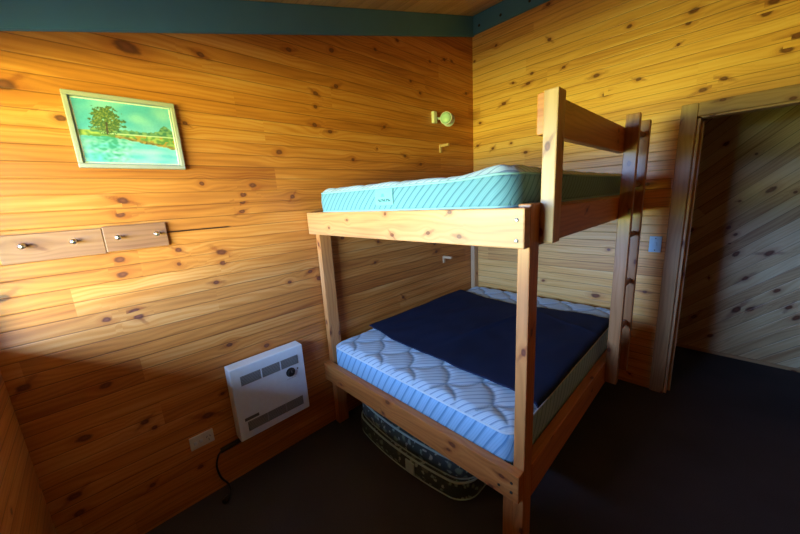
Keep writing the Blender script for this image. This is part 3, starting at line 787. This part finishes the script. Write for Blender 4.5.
# ---------------------------------------------------------------- panel heater
ht = thing('panel_heater', (-2.355, 0, 0.27), 'white wall-mounted panel heater with two dark grilles and a dial', 'heater')
HX0, HX1, HZ0, HZ1 = -2.572, -2.138, 0.282, 0.732
bm = bmesh.new(); add_box(bm, (HX0, -0.098, HZ0), (HX1, -0.012, HZ1), 0.008, 3); mesh_obj('body', bm, M_WHITE, ht, smooth=False)
for x in (HX0 + .08, HX1 - .08):
    bm = bmesh.new(); add_box(bm, (x - .015, -0.012, HZ0 + .06), (x + .015, -0.001, HZ1 - .06), .002); mesh_obj('wall_bracket', bm, M_METAL, ht)
def grille(z0, z1, xa, xb):
    bm = bmesh.new(); add_box(bm, (xa, -0.0995, z0), (xb, -0.0985, z1)); b = mesh_obj('grille', bm, M_GREY, ht)
    bm = bmesh.new(); n = 7
    for k in range(n):
        z = z0 + (z1 - z0) * (k + .5) / n; add_box(bm, (xa + .002, -0.1025, z - .0014), (xb - .002, -0.0996, z + .0014))
    mesh_obj('louvre', bm, M_SLAT, b)
    for k in (1, 2):
        bm = bmesh.new(); x = xa + (xb - xa) * k / 3; add_box(bm, (x - .003, -0.1035, z0), (x + .003, -0.0996, z1))
        mesh_obj('divider', bm, M_WHITE if z0 > .5 else M_SLAT, b)
grille(0.617, 0.675, -2.522, -2.178)
grille(0.328, 0.388, -2.522, -2.178)
bm = bmesh.new(); add_box(bm, (-2.535, -0.1000, 0.398), (-2.455, -0.0985, 0.416)); mesh_obj('rating_label', bm, M_GREY, ht)
bm = bmesh.new(); add_lathe(bm, (-2.235, -0.098, 0.578), (0, -1, 0), [(0, .029), (.004, .029), (.005, .023), (.018, .021), (.020, .019)], 28)
dl = mesh_obj('dial', bm, M_BLACK, ht)
bm = bmesh.new(); add_box(bm, (-2.2365, -0.1195, 0.580), (-2.2335, -0.1175, 0.596)); mesh_obj('pointer', bm, M_SLAT, dl)
bm = bmesh.new(); add_lathe(bm, (-2.188, -0.098, 0.585), (0, -1, 0), [(0, .005), (.002, .005), (.003, .003)], 14); mesh_obj('indicator_lamp', bm, M_BLACK, ht)
bm = bmesh.new()
rl = random.Random(4); x = -2.262
while x < -2.205:
    w = rl.uniform(.003, .007); add_box(bm, (x, -0.0988, .534), (x + w, -0.0978, .540)); x += w + .003
mesh_obj('printed_name', bm, plain('pale_grey_print', (.45, .5, .55), .5), ht)
bm = bmesh.new(); 
add_tube(bm, spline([(-2.50, -0.05, 0.276), (-2.548, -0.035, .262), (-2.61, -.033, .256), (-2.668, -.030, .252)]), .0145, 10)
cs = mesh_obj('cord_sleeve', bm, M_BLACK, ht, smooth=True)
bm = bmesh.new(); add_tube(bm, spline([(-2.662, -.030, .252), (-2.684, -.03, .230), (-2.701, -.033, .175), (-2.692, -.035, .095), (-2.665, -.04, .035), (-2.664, -.07, .012), (-2.682, -.109, .012)], 10), .0055, 8)
cd = mesh_obj('power_cord', bm, M_BLACK, ht, smooth=True)
bm = bmesh.new(); add_lathe(bm, (-2.682, -.107, .0175), (-.75, -.66, 0), [(0, .008), (.015, .013), (.028, .017), (.042, .017), (.045, .014)], 16)
mesh_obj('plug', bm, M_BLACK, cd, smooth=False)

# ---------------------------------------------------------------- power outlet and light switch
so_ = thing('power_outlet', (-2.739, 0, 0.358), 'white horizontal power outlet low on the left wall beside the heater', 'power outlet')
bm = bmesh.new(); add_box(bm, (-2.797, -0.011, 0.321), (-2.682, -0.0005, 0.396), 0.003, 2); mesh_obj('plate', bm, M_PLATE, so_)
for x in (-2.772, -2.745):
    bm = bmesh.new(); add_box(bm, (x - .008, -0.016, 0.348), (x + .008, -0.0112, 0.368), .002); mesh_obj('rocker', bm, M_WHITE, so_)
bm = bmesh.new()
for s, a in ((-1, .5), (1, -.5)):
    n0 = len(bm.verts); add_box(bm, (-.0012, -0.0122, -.006), (.0012, -0.011, .006)); bm.verts.ensure_lookup_table()
    mt = Matrix.Translation((-2.708 + s * .008, 0, .364)) @ Matrix.Rotation(a, 4, 'Y')
    for v in bm.verts[n0:]: v.co = mt @ v.co
add_box(bm, (-2.7092, -0.0122, .340), (-2.7068, -0.011, .352)); mesh_obj('socket_slots', bm, M_GREY, so_)
sw = thing('light_switch', (0, -1.554, 1.163), 'small pale blue light switch plate beside the door frame on the right wall', 'light switch')
bm = bmesh.new(); add_box(bm, (-0.011, -1.590, 1.104), (-0.0005, -1.518, 1.222), 0.003, 2); mesh_obj('plate', bm, M_SWITCH, sw)
bm = bmesh.new(); add_box(bm, (-0.016, -1.564, 1.15), (-0.0112, -1.546, 1.18), .002); mesh_obj('rocker', bm, M_SWITCH, sw)
for z in (1.120, 1.207):
    bm = bmesh.new(); add_lathe(bm, (-0.011, -1.554, z), (-1, 0, 0), [(0, .004), (.001, .004), (.0015, .002)], 12); mesh_obj('screw', bm, M_GREY, sw)

# ---------------------------------------------------------------- reading lamp and two peg hooks on the left wall
lp = thing('reading_lamp', (-0.56, 0, 2.27), 'small round glass reading lamp on the left wall above the upper bunk', 'wall lamp')
bm = bmesh.new(); add_box(bm, (-0.655, -0.030, 2.230), (-0.612, -0.0005, 2.325), .004, 2); mesh_obj('wall_plate', bm, M_PLATE, lp)
ax = Vector((-.93, -.37, .0)).normalized(); hc = Vector((-0.535, -0.075, 2.268))
bm = bmesh.new(); add_tube(bm, spline([(-0.60, -0.015, 2.275), (-.57, -.03, 2.272), (-.52, -.035, 2.270), tuple(hc - ax * .03)]), .011, 10); mesh_obj('arm', bm, M_WHITE, lp, smooth=True)
bm = bmesh.new(); add_lathe(bm, hc - ax * .06, ax, [(-.02, .03), (-.014, .050), (-.008, .056), (.004, .056), (.008, .044), (.07, .042), (.074, .050), (.080, .053), (.088, .053), (.090, .047), (.084, .043)], 36)
sh = mesh_obj('lamp_shade', bm, M_WHITE, lp, smooth=True)
bm = bmesh.new(); add_lathe(bm, hc + ax * .026, ax, [(0, .042), (.006, .046), (.012, .036), (.016, .02), (.017, .004)], 30); mesh_obj('glass_lens', bm, M_LAMPGLASS, sh, smooth=True)
for z, lab in ((2.035, 'small wooden peg hook on the left wall above the upper mattress'), (1.010, 'small wooden peg hook on the left wall between the two bunks')):
    pg = thing('peg_hook', (-0.545, 0, z), lab, 'hook', None)
    bm = bmesh.new(); add_box(bm, (-0.560, -0.014, z - .045), (-0.530, -0.0005, z + .025), .002); box_uv(bm, 2, z); mesh_obj('back_plate', bm, M_PALE, pg)
    bm = bmesh.new(); add_box(bm, (-0.558, -0.100, z), (-0.532, -0.0142, z + .024), .003); box_uv(bm, 1, z); mesh_obj('peg', bm, M_PALE, pg)
